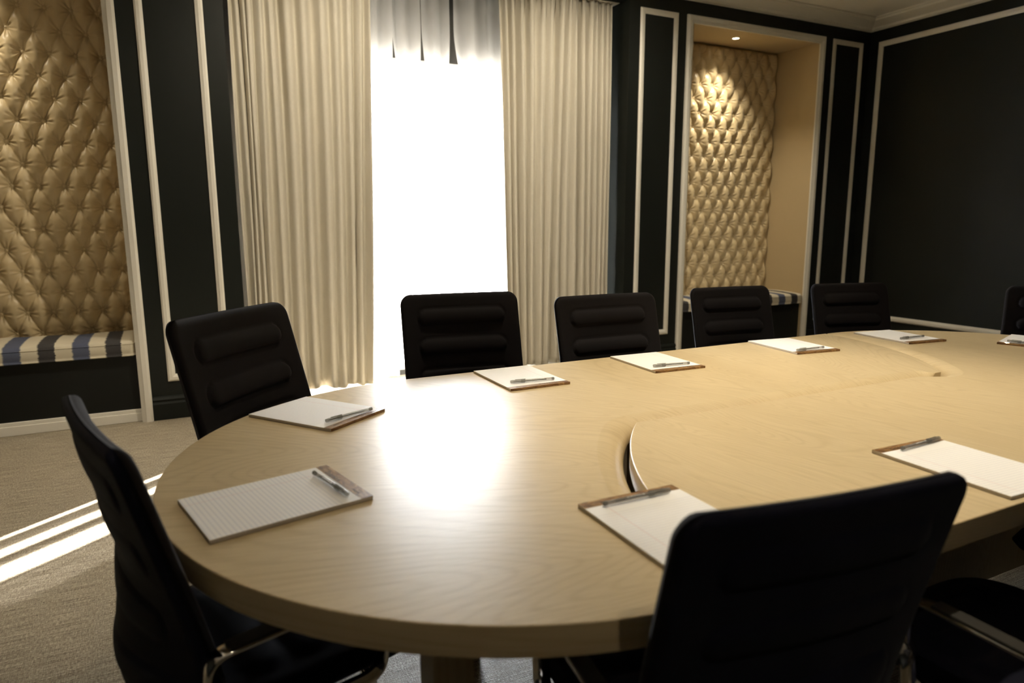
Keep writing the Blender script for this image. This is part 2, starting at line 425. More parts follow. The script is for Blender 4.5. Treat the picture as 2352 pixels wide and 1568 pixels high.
tufted('tufted_panel', 'gold satin tufted wall panel in the left niche, cut off by the photo edge', nl[0]+.004, nl[1]-.004, .47, 2.94, -.285, .1415, .687, .1365, lambda x, z: -x*1.6+max(0, z-2.6)*3)
tufted('tufted_panel', 'gold satin tufted wall panel in the right niche, spotlit from above', nr[0]+.004, nr[1]-.004, .47, 2.94, 5.655, .150, .575+.1331*17, .1331, lambda x, z: -x*1.6+max(0, .8-z)*3)
def bench(i, xi0, xi1):
    where = 'left' if i == 0 else 'right'
    r = thing('niche_bench', 'black painted box bench built into the %s niche under the striped cushion' % where, 'bench', ((xi0+xi1)/2, 5.18, 0), 0, 'niche benches')
    hw = (xi1-xi0)/2-.002
    bm = bmesh.new(); add_box(bm, -hw, hw, -.245, .235, .081, .432, .003); bm_obj('bench_box', bm, M_BLACKPANEL, r)
    bm = bmesh.new(); add_box(bm, -hw, hw, -.262, .235, 0, .058, .003); add_box(bm, -hw, hw, -.255, .235, .058, .081, .003); bm_obj('plinth', bm, M_WHITE, r)
    # cushion
    lab = 'cream, blue and black striped box cushion on the %s niche bench' % where
    c = thing('seat_cushion', lab, 'cushion', ((xi0+xi1)/2, 5.18, .4325), 0, 'striped niche cushions')
    hw -= .006; yf, yb, H = -.285, .195, .098; R = .03
    nx, ny = 120, 44; V = []; F = []
    def sup(t, e): return math.copysign(abs(t)**e, t)
    def grid(zf):
        base = len(V)
        for b in range(ny+1):
            for a in range(nx+1):
                tx = -1+2*a/nx; ty = -1+2*b/ny
                x = tx*hw; y = (yf+yb)/2+ty*(yb-yf)/2
                ex = min(1, (hw-abs(x))/.035); ey = min(1, ((yb-yf)/2-abs(ty*(yb-yf)/2))/.035)
                e = min(ex, ey); rr = math.sqrt(max(0, 1-(1-e)**2))
                # rounded plan corners
                cx = hw-.03; cy = (yb-yf)/2-.03; ax, ay = abs(x), abs(ty*(yb-yf)/2)
                if ax > cx and ay > cy:
                    dd = math.hypot(ax-cx, ay-cy)
                    if dd > .03:
                        s_ = .03/dd; ax2, ay2 = cx+(ax-cx)*s_, cy+(ay-cy)*s_; x = math.copysign(ax2, x); y = (yf+yb)/2+math.copysign(ay2, ty)
                V.append((x, y, zf(rr, x, y)))
        for b in range(ny):
            for a in range(nx):
                i0 = base+b*(nx+1)+a; F.append((i0, i0+1, i0+nx+2, i0+nx+1))
        return base
    wob = lambda x, y: .004*math.sin(x*9+y*5)+.002*math.sin(x*23+1)
    top = grid(lambda r_, x, y: H-.016+.022*r_**.6+.010*(1-(2*(y-(yf+yb)/2)/(yb-yf))**2)+wob(x, y)*r_)
    bot = grid(lambda r_, x, y: .009*(1-r_)+.0005)
    ring = []
    for a in range(nx+1): ring.append(a)
    for b in range(1, ny+1): ring.append(b*(nx+1)+nx)
    for a in range(nx-1, -1, -1): ring.append(ny*(nx+1)+a)
    for b in range(ny-1, 0, -1): ring.append(b*(nx+1))
    # bulging side wall
    n = len(ring); rows = [[top+k_ for k_ in ring]]
    for s_ in (.75, .5, .25):
        rows.append([])
        for k_ in ring:
            A = V[top+k_]; B = V[bot+k_]; cx_, cy_ = 0, (yf+yb)/2
            nx_, ny_ = (A[0]-cx_)/hw, (A[1]-cy_)/((yb-yf)/2); m = max(abs(nx_), abs(ny_)); gx = .0 if abs(nx_) < .999*m else 1; gy = 1 if abs(ny_) >= .999*m else 0
            bul = .006*math.sin(PI*s_)
            V.append((A[0]+0*gx, A[1]+math.copysign(bul, ny_)*gy*(1 if ny_ < 0 else 0), B[2]+(A[2]-B[2])*s_)); rows[-1].append(len(V)-1)
    rows.append([bot+k_ for k_ in ring])
    for A, B in zip(rows, rows[1:]):
        for j in range(n): F.append((A[j], B[j], B[(j+1)%n], A[(j+1)%n]))
    mesh_obj('cushion_body', V, F, M_STRIPE, c, True)
    for nm, base in (('piping', top), ('piping', bot)):
        bm = bmesh.new(); path = [Vector(V[base+k_]) for k_ in ring]
        rings = []
        for j, p in enumerate(path):
            t_ = (path[(j+1)%n]-path[j-1]).normalized(); s1 = Vector((0,0,1)); s2 = t_.cross(s1).normalized()
            rings.append([bm.verts.new(p+(s1*math.cos(q)+s2*math.sin(q))*.0032) for q in [PI/3*m_ for m_ in range(6)]])
        for j in range(n):
            A, B = rings[j], rings[(j+1)%n]
            for m_ in range(6): bm.faces.new((A[m_], A[(m_+1)%6], B[(m_+1)%6], B[m_]))
        bm_obj(nm, bm, M_STRIPE, c, True)
    for ch in c.children: pass
bench(0, *nl); bench(1, *nr)

def spot(name, loc, target, power, angle, blend=.5, col=(1,.88,.68), rad=.03):
    l = bpy.data.lights.new(name, 'SPOT'); l.energy = power; l.spot_size = math.radians(angle); l.spot_blend = blend; l.color = col; l.shadow_soft_size = rad
    o = bpy.data.objects.new(name, l); COL.objects.link(o); o.location = loc
    o.rotation_euler = (Vector(target)-Vector(loc)).to_track_quat('-Z', 'Y').to_euler(); return o
def downlight(x, y, z, label, group, power, angle, target, blend=.5, r=.045, col=(1,.88,.68)):
    t = thing('recessed_downlight', label, 'ceiling light', (x, y, z), 0, group)
    bm = bmesh.new(); add_lathe(bm, [(r*.80, -.001), (r*.84, -.004), (r*1.12, -.005), (r*1.18, -.0015), (r*1.18, .0)], 32, None, False); bm_obj('trim_ring', bm, M_WHITE, t, True)
    bm = bmesh.new(); add_lathe(bm, [(.0001, -.0006), (r*.8, -.0006)], 32, None, False); bm_obj('lamp', bm, M_LAMP, t)
    s = spot('lamp_beam', (0, 0, -.012), (0, 0, -1), power, angle, blend, col); s.parent = t
    s.rotation_euler = (Vector(target)-Vector((x, y, z))).to_track_quat('-Z', 'Y').to_euler()
    return t
downlight(4.915, 5.145, 2.944, 'small round downlight in the ceiling of the right niche', 'niche downlights', 40, 108, (4.80, 5.10, .5), 1.0, .035)
downlight(-1.06, 5.145, 2.944, 'small round downlight in the ceiling of the left niche', 'niche downlights', 21, 108, (-1.20, 5.12, .5), 1.0, .035)

# ------------------------------------------------------------------ window, sheer, drapes
bm = bmesh.new()
x0, x1, z0, z1 = .98, 2.98, .04, 2.53; f = .06
add_box(bm, x0, x0+f, 5.47, 5.54, z0, z1, .004); add_box(bm, x1-f, x1, 5.47, 5.54, z0, z1, .004)
add_box(bm, x0+f, x1-f, 5.47, 5.54, z0, z0+f, .004); add_box(bm, x0+f, x1-f, 5.47, 5.54, z1-f, z1, .004)
add_box(bm, 1.775, 1.825, 5.47, 5.54, z0+f, z1-f, .004)
win = struct(bm_obj('window_1', bm, M_WHITE))
for a, b in ((x0+f, 1.775), (1.825, x1-f)):
    bm = bmesh.new(); add_box(bm, a, b, 5.50, 5.506, z0+f, z1-f); bm_obj('window_pane', bm, M_GLASS, win)
def drape(name, top, bot, y0, amp, zb, zt, mat, parent=None, thick=.003, sub=11, hem=.012, nz=60, pleat=True, power=.72, flare=False):
    R1 = np.random.RandomState(len(top)*13+int(top[0]*100))
    K = min(len(top), len(bot)); top = np.interp(np.linspace(0, 1, K), np.linspace(0, 1, len(top)), top); bot = np.interp(np.linspace(0, 1, K), np.linspace(0, 1, len(bot)), bot)
    T = []; 
    for i in range(K-1):
        for s_ in range(sub): T.append(i+s_/sub)
    T.append(K-1); T = np.array(T)
    depth = R1.uniform(.75, 1.25, K+1); phs = R1.uniform(0, 6.28, K+1); bias = R1.uniform(-.12, .12, K+1)
    V = []; F = []
    for j in range(nz+1):
        w0 = j/nz; z = zb+(zt-zb)*w0; w = w0 if not flare else smooth01(1.95, 2.75, z)
        for t in T:
            i = min(int(t), K-2); fr = t-i
            xa = bot[i]*(1-w)+top[i]*w; xb = bot[i+1]*(1-w)+top[i+1]*w
            xa += .007*math.sin(z*1.7+phs[i]); xb += .007*math.sin(z*1.7+phs[i+1])
            gap = abs(xb-xa)
            A = min(amp, .55*gap+.02)*depth[i]*(1+.12*math.sin(z*1.3+phs[i]*2))
            s_ = .5-.5*math.cos(2*PI*fr); s_ = s_**(1/power)
            f2 = fr+.045*math.sin(2*PI*fr+phs[i]); x = xa+(xb-xa)*f2
            y = y0+A*s_+.010*math.sin(z*.9+phs[i])*(1-abs(2*fr-1)*.3)
            if pleat:
                e = max(0, (z-(zt-.22))/.22); y -= A*s_*.35*e; x += .012*e*math.sin(6*PI*fr)*min(1, gap/.08)
            zz = z+(hem*math.cos(2*PI*t*.37+phs[0])-.004*s_)*(1-w0)**8
            V.append((x, y, zz))
    n = len(T)
    for j in range(nz):
        for a in range(n-1): i0 = j*n+a; F.append((i0, i0+1, i0+n+1, i0+n))
    o = mesh_obj(name, V, F, mat, parent, True)
    if thick:
        m = o.modifiers.new('Solidify', 'SOLIDIFY'); m.thickness = thick; m.offset = 1
    return o
LT = [.475,.531,.571,.609,.669,.741,.847,.95,1.084,1.173,1.282,1.350,1.43]
LB = [.468,.525,.557,.583,.63,.721,.823,.918,1.043,1.126,1.19,1.255,1.335]
RT = [2.409,2.476,2.526,2.62,2.706,2.82,2.90,2.99,3.053,3.127,3.202,3.267,3.324,3.382,3.426,3.459]
RB = [2.505,2.544,2.60,2.66,2.72,2.792,2.86,2.95,3.03,3.118,3.207,3.277,3.33,3.38,3.42,3.471]
o = drape('drape', LT, LB, 5.055, .12, .05, 3.04, M_DRAPE); tag(o, 'heavy beige floor-length drape hanging left of the bright window', 'curtain', 'beige drapes'); 
o = drape('drape', RT, RB, 5.055, .12, .05, 3.04, M_DRAPE); tag(o, 'heavy beige floor-length drape hanging right of the bright window', 'curtain', 'beige drapes')
def sheer(xa, xb, n, label, ta, tb):
    r = RNG.uniform(.6, 1.4, n); xs = xa+(xb-xa)*np.concatenate([[0], np.cumsum(r)/r.sum()])
    xs2 = xs; xs = ta+(tb-ta)*(xs2-xa)/(xb-xa)+RNG.uniform(-.006, .006, len(xs2)); xs[0] = ta; xs[-1] = tb
    o = drape('sheer_curtain', xs, xs2, 5.26, .055, .035, 3.04, M_SHEER, None, 0, 9, .006, 60, False, 1.0, True)
    return tag(o, label, 'curtain', 'white sheer curtains in the window')
sheer(1.72, 1.82, 2, 'narrow white sheer curtain panel at the left side of the bright window', 1.640, 1.845)
sheer(2.25, 2.72, 5, 'white sheer curtain panel covering the right part of the bright window', 2.115, 2.74)
sheer(1.19, 1.60, 4, 'white sheer curtain gathered behind the left drape edge', 1.19, 1.625)
sheer(1.925, 2.05, 2, 'thin white sheer curtain strip in the middle of the bright window', 1.860, 2.095)
bm = bmesh.new(); add_box(bm, .45, 3.515, 5.03, 5.13, 3.040, 3.044); add_box(bm, .45, 3.515, 5.25, 5.29, 3.040, 3.044)
struct(bm_obj('trim_rail', bm, M_WHITE))

# ------------------------------------------------------------------ conference table
TC = (1.748, 1.437); TH = .74; TT = .048; HW = .768; XE = 1.043
table = thing('conference_table', 'large oval light oak conference table in two interlocking halves', 'table', (TC[0], TC[1], 0))
M_OAK = [m_wood('oak_veneer_fan', (.15, -.75), 0, -PI*.75), m_wood('oak_veneer_straight', None, PI*.45)]
M_RIM = m_wood('oak_edge_band', axis='RIM', tone=.78, rough=.32)
M_OAKV = m_wood('oak_upright', axis='Z', tone=.62, rough=.4)
def tabletop(rot, seam_roll, mat):
    # local outline of the half holding the left end (counter-clockwise seen from above)
    ACX, ACY, AR = 1.867-1.748, .613-1.43, 1.143
    P = []   # (x, y, rollflag)
    sy = .0045
    # outer: far edge right end -> left, around semicircle, near edge to the concave arc
    cxR, cyR = -ACX, -ACY; ARc = AR-.015
    xr = cxR+math.sqrt(ARc**2-(HW-cyR)**2)
    nfar = 24
    for i in range(nfar): P.append((xr+(-XE-xr)*i/nfar, HW, 0))
    for i in range(73):
        a = PI/2+PI*i/72; P.append((-XE+HW*math.cos(a), HW*math.sin(a), 0))
    xl = ACX-math.sqrt(AR**2-(-HW-ACY)**2)
    for i in range(1, 8): P.append((-XE+(xl+XE)*i/8, -HW, 0))
    # concave arc from near edge up to the seam
    a0 = math.atan2(-HW-ACY, xl-ACX); xs = ACX-math.sqrt(AR**2-(sy-ACY)**2); a1 = math.atan2(sy-ACY, xs-ACX)
    if a0 < 0: a0 += 2*PI
    if a1 < 0: a1 += 2*PI
    rc = .035
    na = 40
    for i in range(na+1):
        a = a0+(a1-a0)*i/na; x, y = ACX+AR*math.cos(a), ACY+AR*math.sin(a)
        if y > sy-rc*.8 : continue
        P.append((x, y, min(1, i/3)))
    # soft inner corner
    ax, ay = P[-1][0], P[-1][1]; bx, by = xs+.055, sy
    for i in range(1, 7):
        t = i/6; cx_, cy_ = xs+.008, sy
        P.append(((1-t)**2*ax+2*t*(1-t)*cx_+t*t*bx, (1-t)**2*ay+2*t*(1-t)*cy_+t*t*by, 1))
    xse = cxR+math.sqrt(ARc**2-(sy-cyR)**2)
    ns = 40
    for i in range(1, ns+1):
        x = bx+(xse-bx)*i/ns
        fl = seam_roll if i < ns-1 else 0
        if not seam_roll: fl = max(0, 1-i/3)
        P.append((x, sy, fl))
    # convex arc back up to the far edge
    b0 = math.atan2(sy-cyR, xse-cxR); b1 = math.atan2(HW-cyR, xr-cxR)
    for i in range(1, 40):
        a = b0+(b1-b0)*i/40; P.append((cxR+ARc*math.cos(a), cyR+ARc*math.sin(a), 0))
    n = len(P)
    nor = []
    for i in range(n):
        a, b = P[i-1], P[(i+1)%n]; tx, ty = b[0]-a[0], b[1]-a[1]; L = math.hypot(tx, ty); nor.append((-ty/L, tx/L))   # inward for CCW
    prof_r = [(0, .044), (.002, .034), (.006, .0255), (.013, .0175), (.022, .0108), (.034, .0052), (.048, .0014), (.062, 0)]
    prof_s = [(0, .002), (.0003, .0013), (.0006, .0008), (.001, .0005), (.0013, .0003), (.0016, .0002), (.0018, .0001), (.002, 0)]
    rings = []
    def add_ring(fn):
        rings.append([fn(i) for i in range(n)])
    add_ring(lambda i: (P[i][0], P[i][1], TH-TT))
    for (dr, hr), (ds, hs) in zip(prof_r, prof_s):
        add_ring(lambda i: (P[i][0]+nor[i][0]*(dr*P[i][2]+ds*(1-P[i][2])), P[i][1]+nor[i][1]*(dr*P[i][2]+ds*(1-P[i][2])), TH-(hr*P[i][2]+hs*(1-P[i][2]))))
    bm = bmesh.new(); sgn = -1 if rot else 1
    R = [[bm.verts.new((sgn*x, sgn*y, z)) for x, y, z in r] for r in rings]
    for k_, (A, B) in enumerate(zip(R, R[1:])):
        for j in range(n):
            fc = bm.faces.new((A[j], A[(j+1)%n], B[(j+1)%n], B[j])); fc.material_index = 1 if k_ == 0 else 0; fc.smooth = True
    bm.faces.new(R[0][::-1]).material_index = 1
    tf = bm.faces.new(R[-1])
    bmesh.ops.remove_doubles(bm, verts=bm.verts[:], dist=.00003)
    for e in bm.edges:
        if len(e.link_faces) == 2 and e.calc_face_angle(0) > .7: e.smooth = False
    bmesh.ops.recalc_face_normals(bm, faces=bm.faces[:])
    me = bpy.data.meshes.new('tabletop'); bm.to_mesh(me); bm.free(); me.materials.append(mat); me.materials.append(M_RIM)
    o = bpy.data.objects.new('tabletop', me); COL.objects.link(o); o.parent = table
    return o
tabletop(False, 1, M_OAK[0])
tabletop(True, 0, M_OAK[1])
for (lx, ly) in ((-1.40, -.50), (-1.05, .28), (1.40, -.30), (1.05, .50)):
    bm = bmesh.new(); add_box(bm, lx-.034, lx+.034, ly-.034, ly+.034, 0, TH-TT, .003); bm_obj('leg', bm, M_OAKV, table)
for (ly) in (-.20, .20):
    bm = bmesh.new(); add_box(bm, -.55, .95 if ly < 0 else .55, ly-.014, ly+.014, .05, TH-TT, .002); bm_obj('panel_leg', bm, M_OAKV, table)

# ------------------------------------------------------------------ chairs
def make_chair(label):
    root = thing('conference_chair', label, 'chair', (0,0,0), 0, 'black upholstered conference chairs')
    # backrest -----------------------------------------------------------
    ZT, ZB, Wd = .945, .40, .490; rc = .042; T = .034
    def ycurve(z): return -.300+.27*(ZT-z)
    def bulge(z): return .014+.012*smooth01(.95, .72, z)+.085*smooth01(.72, .44, z)
    zs = []
    for i in range(9): a = i/8*PI/2; zs.append(ZT-rc*(1-math.cos(a)))     # dense in corner
    zs = sorted(set([round(z, 5) for z in zs]+[ZT-rc-(ZT-rc-ZB)*i/78 for i in range(1, 79)]))[::-1]
    us = []
    nu = 84
    for i in range(nu+1):
        t = -1+2*i/nu; us.append(math.sin(t*PI/2)*.35+t*.65)
    ribs = [.856, .739, .622, .505]
    def halfw(z):
        h = Wd/2
        if z > ZT-rc: dd = z-(ZT-rc); h = Wd/2-rc+math.sqrt(max(0, rc*rc-dd*dd))
        h -= .012*smooth01(.62, .42, z)
        return h
    V = []; F = []; nzz = len(zs)
    for sd in (1, -1):
        for z in zs:
            hw = halfw(z)
            for u in us:
                x = u*hw; de = min((1-abs(u))*hw, ZT-z, z-ZB+.004) 
                e = max(0, min(1, de/.016)); th = T/2*math.sqrt(max(0, 1-(1-e)**2))
                xx = x/(Wd/2)
                yc = ycurve(z)-bulge(z)*(1-xx*xx)
                rib = 0
                for zr in ribs:
                    ax = max(0, abs(x)-.150); d = math.hypot(ax, z-zr)
                    rr = .029
                    if d < rr: rib = max(rib, .013*math.sqrt(1-(d/rr)**2)+.001)
                    elif d < rr+.012: rib = min(rib, 0)-.004*(1-(d-rr)/.012) if rib <= 0 else rib
                if sd < 0: rib *= .3
                V.append((x, yc+sd*(th+rib*e), z))
    nU = len(us); off = nzz*nU
    for s_ in (0, 1):
        for j in range(nzz-1):
            for i in range(nU-1):
                a = s_*off+j*nU+i; q = (a, a+1, a+nU+1, a+nU); F.append(q if s_ == 1 else q[::-1])
    for j in range(nzz-1):
        for i in (0, nU-1):
            a = j*nU+i; b = off+a; q = (a, a+nU, b+nU, b); F.append(q if i == 0 else q[::-1])
    for j in (0, nzz-1):
        for i in range(nU-1):
            a = j*nU+i; b = off+a; F.append((a, b, b+1, a+1) if j == 0 else (a, a+1, b+1, b))
    nf = (nzz-1)*(nU-1); mesh_obj('backrest', V, F, None, root, True, mats=[M_CHAIR, M_CHAIRSEAT], fmat=[0]*nf+[1]*(len(F)-nf))
    # seat ----------------------------------------------------------------
    V = []; F = []; nu, nv = 40, 40
    def seat_pt(u, v, top):
        # rounded rectangle plan via square to superellipse blend
        x, y = u, v; m = max(abs(u), abs(v)); L = (abs(u)**5+abs(v)**5)**.2 or 1; s_ = m/L if L else 1
        x, y = u*s_, v*s_
        e = min(1, (1-m)*.24/.03); th = math.sqrt(max(0, 1-(1-e)**2))
        X = x*.243; Y = .025+y*.245
        z = .450-.018*(max(0, Y-.12)/.15)**2
        z += (.026*th-.006*math.cos(v*1.6)*(1-abs(u))) if top else -.024*th
        if top:
            for yr in (-.09, .0, .09, .175):
                d = math.hypot(max(0, abs(X)-.14), Y-yr)
                if d < .034: z += .008*math.sqrt(1-(d/.034)**2)
        return X, Y, z
    for top in (True, False):
        for j in range(nv+1):
            for i in range(nu+1): V.append(seat_pt(-1+2*i/nu, -1+2*j/nv, top))
    o2 = (nu+1)*(nv+1)
    for s_ in (0, 1):
        for j in range(nv):
            for i in range(nu):
                a = s_*o2+j*(nu+1)+i; q = (a, a+1, a+nu+2, a+nu+1); F.append(q if s_ == 0 else q[::-1])
    per = [i for i in range(nu+1)]+[j*(nu+1)+nu for j in range(1, nv+1)]+[nv*(nu+1)+i for i in range(nu-1, -1, -1)]+[j*(nu+1) for j in range(nv-1, 0, -1)]
    for a, b in zip(per, per[1:]+per[:1]): F.append((a, o2+a, o2+b, b))
    mesh_obj('seat', V, F, M_CHAIRSEAT, root, True)
    # loop armrests ---------------------------------------------------------
    def rounded(pts, r, n=7):
        out = []; m = len(pts)
        for i in range(m):
            p = Vector(pts[i]); a = (Vector(pts[i-1])-p).normalized(); b = (Vector(pts[(i+1)%m])-p).normalized()
            h = math.acos(max(-1, min(1, a.dot(b))))/2; d = r/math.tan(h)
            s_, e_ = p+a*d, p+b*d
            for k_ in range(n+1):
                t = k_/n; out.append(((1-t)**2)*s_+2*t*(1-t)*p+t*t*e_)
        return out
    for sx in (-1, 1):
        x = sx*.268
        loop = [(x, -.215, .600), (x, .105, .612), (x, .085, .440), (x, -.235, .440)]
        bm = bmesh.new()
        hw_, ht = .017, .0045
        prof = [(-hw_, -ht*.4), (-hw_*.8, -ht), (hw_*.8, -ht), (hw_, -ht*.4), (hw_, ht*.4), (hw_*.8, ht), (-hw_*.8, ht), (-hw_, ht*.4)]
        add_sweep(bm, rounded(loop, .04), prof, True)
        arm = bm_obj('armrest', bm, M_CHROME, root, True)
        bm = bmesh.new()
        pth = [(x, -.185+(.055+.185)*i/10, .6005+.0118*(i/10)*.75+.0075) for i in range(11)]
        add_sweep(bm, pth, [(-.015, -.003), (.015, -.003), (.0165, .001), (.012, .006), (-.012, .006), (-.0165, .001)], False)
        bm_obj('arm_pad', bm, M_LEATHER, arm, angle=.8)
        bm = bmesh.new(); add_box(bm, min(sx*.20, sx*.262), max(sx*.20, sx*.262), -.06, -.02, .432, .447, .002); bm_obj('bracket', bm, M_CHROME, arm)
    # back bracket + underframe + column + star base
    bm = bmesh.new(); add_box(bm, -.09, .09, -.14, .10, .400, .428, .006); bm_obj('tilt_mechanism', bm, M_DARKPLASTIC, root)
    bm = bmesh.new(); add_lathe(bm, [(.026, .07), (.026, .26), (.017, .262), (.017, .402)], 20); bm_obj('column', bm, M_CHROME, root, angle=.6)
    for a in range(4):
        ang = PI/4+a*PI/2; M = Matrix.Rotation(ang, 4, 'Z'); bm = bmesh.new(); rings = []
        for i in range(9):
            t = i/8; r = .02+.29*t; zc = .085-.052*t**1.3; w = .024-.009*t; hh = .022-.010*t
            rings.append([bm.verts.new(M @ Vector((r, w*math.cos(q), zc+hh*math.sin(q)))) for q in [2*PI*m_/10 for m_ in range(10)]])
        for A, B in zip(rings, rings[1:]):
            for m_ in range(10): bm.faces.new((A[m_], A[(m_+1)%10], B[(m_+1)%10], B[m_]))
        bm.faces.new(rings[0]); bm.faces.new(rings[-1][::-1])
        lg = bm_obj('base_leg', bm, M_CHROME, root, True)
        bm = bmesh.new(); add_lathe(bm, [(.016, 0), (.018, .004), (.014, .012), (.008, .028)], 14, M @ Matrix.Translation((.295, 0, 0))); bm_obj('glide', bm, M_DARKPLASTIC, lg, angle=.6)
    return root
ch0 = make_chair('')
CH = [ # x, y, facing deg, scale, label
 (.39, 2.00, -42.8, 1.067, 'black ribbed conference chair at the far left table curve before the left drape'),
 (1.041, 2.36, -98.1, 1.03, 'black ribbed conference chair silhouetted against the bright window'),
 (1.646, 2.132, -92.6, 1.016, 'black ribbed conference chair standing in front of the right drape'),
 (2.571, 2.40, -98.1, .982, 'black ribbed conference chair in front of the right niche'),
 (3.337, 2.322, -105.7, .973, 'black ribbed conference chair at the far right corner, beside the right wall panel'),
 (3.92, 1.79, 207, .97, 'black conference chair at the right table end, cut off by the photo edge'),
 (.788, .857, 82.5, .980, 'black conference chair in the right foreground seen squarely from behind'),
 (.153, 1.39, 13.4, 1.0, 'black conference chair in the left foreground seen edge-on beside the table end'),
 (1.43, .62, 92, .97, 'black conference chair at lower right, only its seat and chrome arm in view'),
 (2.16, .70, 90, .97, 'black conference chair furthest right on the near side, only a seat corner in view'),
]
for i, (x, y, a, s, lab) in enumerate(CH):
    c = ch0 if i == 0 else copy_tree(ch0)
    c.location = (x, y, 0); c.rotation_euler[2] = math.radians(a-90); c.scale = (s*(.98 if i == 6 else 1), s, s); c['label'] = lab

# ------------------------------------------------------------------ pads and pens
def text_mesh(txt, size):
    cu = bpy.data.curves.new('t', 'FONT'); cu.body = txt; cu.size = size; cu.extrude = .00008; cu.resolution_u = 3
    o = bpy.data.objects.new('t', cu); COL.objects.link(o)
    bpy.context.view_layer.update(); dg = bpy.context.evaluated_depsgraph_get()
    me = bpy.data.meshes.new_from_object(o.evaluated_get(dg)); bpy.data.objects.remove(o); bpy.data.curves.remove(cu); return me
def text_obj(name, txt, size, mat, parent, loc, rz=0, rx=0):
    me = text_mesh(txt, size); me.materials.clear(); me.materials.append(mat)
    xs = [v.co.x for v in me.vertices]; 
    o = bpy.data.objects.new(name, me); COL.objects.link(o); o.parent = parent; o.location = loc; o.rotation_euler = (rx, 0, rz); return o
PW, PL, PH = .218, .300, .0080
def make_pad():
    r = thing('notepad', '', 'notepad', (0,0,0), 0, 'ruled notepads on the conference table')
    sb = .024
    bm = bmesh.new(); add_box(bm, -PW/2, PW/2, -PL/2, PL/2, .0011, PH-.0004, .0003, 1); bm_obj('paper_block', bm, M_PAPER, r)
    bm = bmesh.new(); add_box(bm, -PW/2, PW/2, -PL/2, PL/2, 0, .0010); bm_obj('backing_card', bm, M_CARD, r)
    bm = bmesh.new(); add_box(bm, -PW/2+.0001, PW/2-.0001, PL/2-sb, PL/2+.0005, PH-.0004, PH, 0); add_box(bm, -PW/2+.0001, PW/2-.0001, PL/2-.0002, PL/2+.0006, 0, PH, .0002, 1)
    bd = bm_obj('binding_strip', bm, M_BIND, r)
    for xx in (-.074, .074):
        bm = bmesh.new(); add_box(bm, xx-.0075, xx+.0075, PL/2-.0086, PL/2-.0074, PH, PH+.0005, .0002, 1); bm_obj('staple', bm, M_CHROME, bd)
    text_obj('lettering', 'Gold Fibre', .0155, M_INK, bd, (-.070, PL/2-.0215, PH+.0001))
    text_obj('lettering', 'Ampad', .0105, M_INK, bd, (.052, PL/2-.0185, PH+.0001))
    return r
def make_pen():
    r = thing('pen', '', 'pen', (0,0,0), 0, 'clear smoke ballpoint pens on the notepads')
    M = Matrix.Rotation(PI/2, 4, 'Y')
    bm = bmesh.new(); add_lathe(bm, [(.0040, -.075), (.0046, -.0735), (.0047, -.045), (.0047, .038)], 18, M); bm_obj('barrel', bm, M_PEN, r, angle=.7)
    bm = bmesh.new(); add_lathe(bm, [(.0055, .026), (.0059, .027), (.0058, .030), (.0054, .044), (.0051, .070), (.0044, .0755), (.001, .0765)], 18, M)
    add_box(bm, .024, .060, -.0012, .0012, .0050, .0066, .0004, 1)
    bm_obj('cap', bm, M_PENCAP, r, angle=.7)
    bm = bmesh.new(); add_lathe(bm, [(.0014, -.050), (.0014, .056), (.0006, .066)], 10, M); bm_obj('ink_tube', bm, M_REFILL, r, True)
    bm = bmesh.new(); add_lathe(bm, [(.0036, -.0775), (.0048, -.0765), (.0048, -.0700)], 16, M); bm_obj('end_plug', bm, M_PENCAP, r, angle=.7)
    text_obj('lettering', 'BIC Round Stic M', .0056, M_WHITEINK, r, (.014, -.0016, .00472), PI)
    return r
pad0, pen0 = make_pad(), make_pen()
PADS = [ # cx, cy, facing, pen ends (tail, cap), where
 (.149, 1.320, 12.0, (.238,1.406), (.273,1.259), 'nearest the left end of the table'),
 (.341, 1.905, -54.7, (.477,1.84), (.338,1.778), 'before the chair by the left drape'),
 (1.046, 2.037, -90.4, (1.118,1.931), (.967,1.953), 'before the chair at the window'),
 (1.620, 2.030, -92.7, (1.687,1.922), (1.536,1.940), 'before the chair by the right drape'),
 (2.346, 2.034, -97.0, (2.395,1.915), (2.234,1.918), 'before the chair by the right niche'),
 (2.957, 1.975, -97.4, (3.021,1.898), (2.862,1.904), 'past the far tabletop joint'),
 (3.346, 1.614, 198., (3.245,1.51), (3.215,1.65), 'cut off at the right photo edge'),
 (.757, .878, 89.0, (.682,.997), (.842,.995), 'tucked behind the foreground chair'),
 (1.521, .830, 88.0, (1.461,.947), (1.629,.957), 'right of the foreground chair'),
]
for i, (x, y, a, p, q, wh) in enumerate(PADS):
    c = pad0 if i == 0 else copy_tree(pad0); c.location = (x, y, TH+.0002); c.rotation_euler[2] = math.radians(a-90)
    c['label'] = 'white ruled notepad with brown binding '+wh
    s = pen0 if i == 0 else copy_tree(pen0)
    s.location = ((p[0]+q[0])/2, (p[1]+q[1])/2, TH+PH+.0002+.0059); s.rotation_euler[2] = math.atan2(q[1]-p[1], q[0]-p[0])
    s['label'] = 'smoky clear ballpoint pen on the notepad '+wh

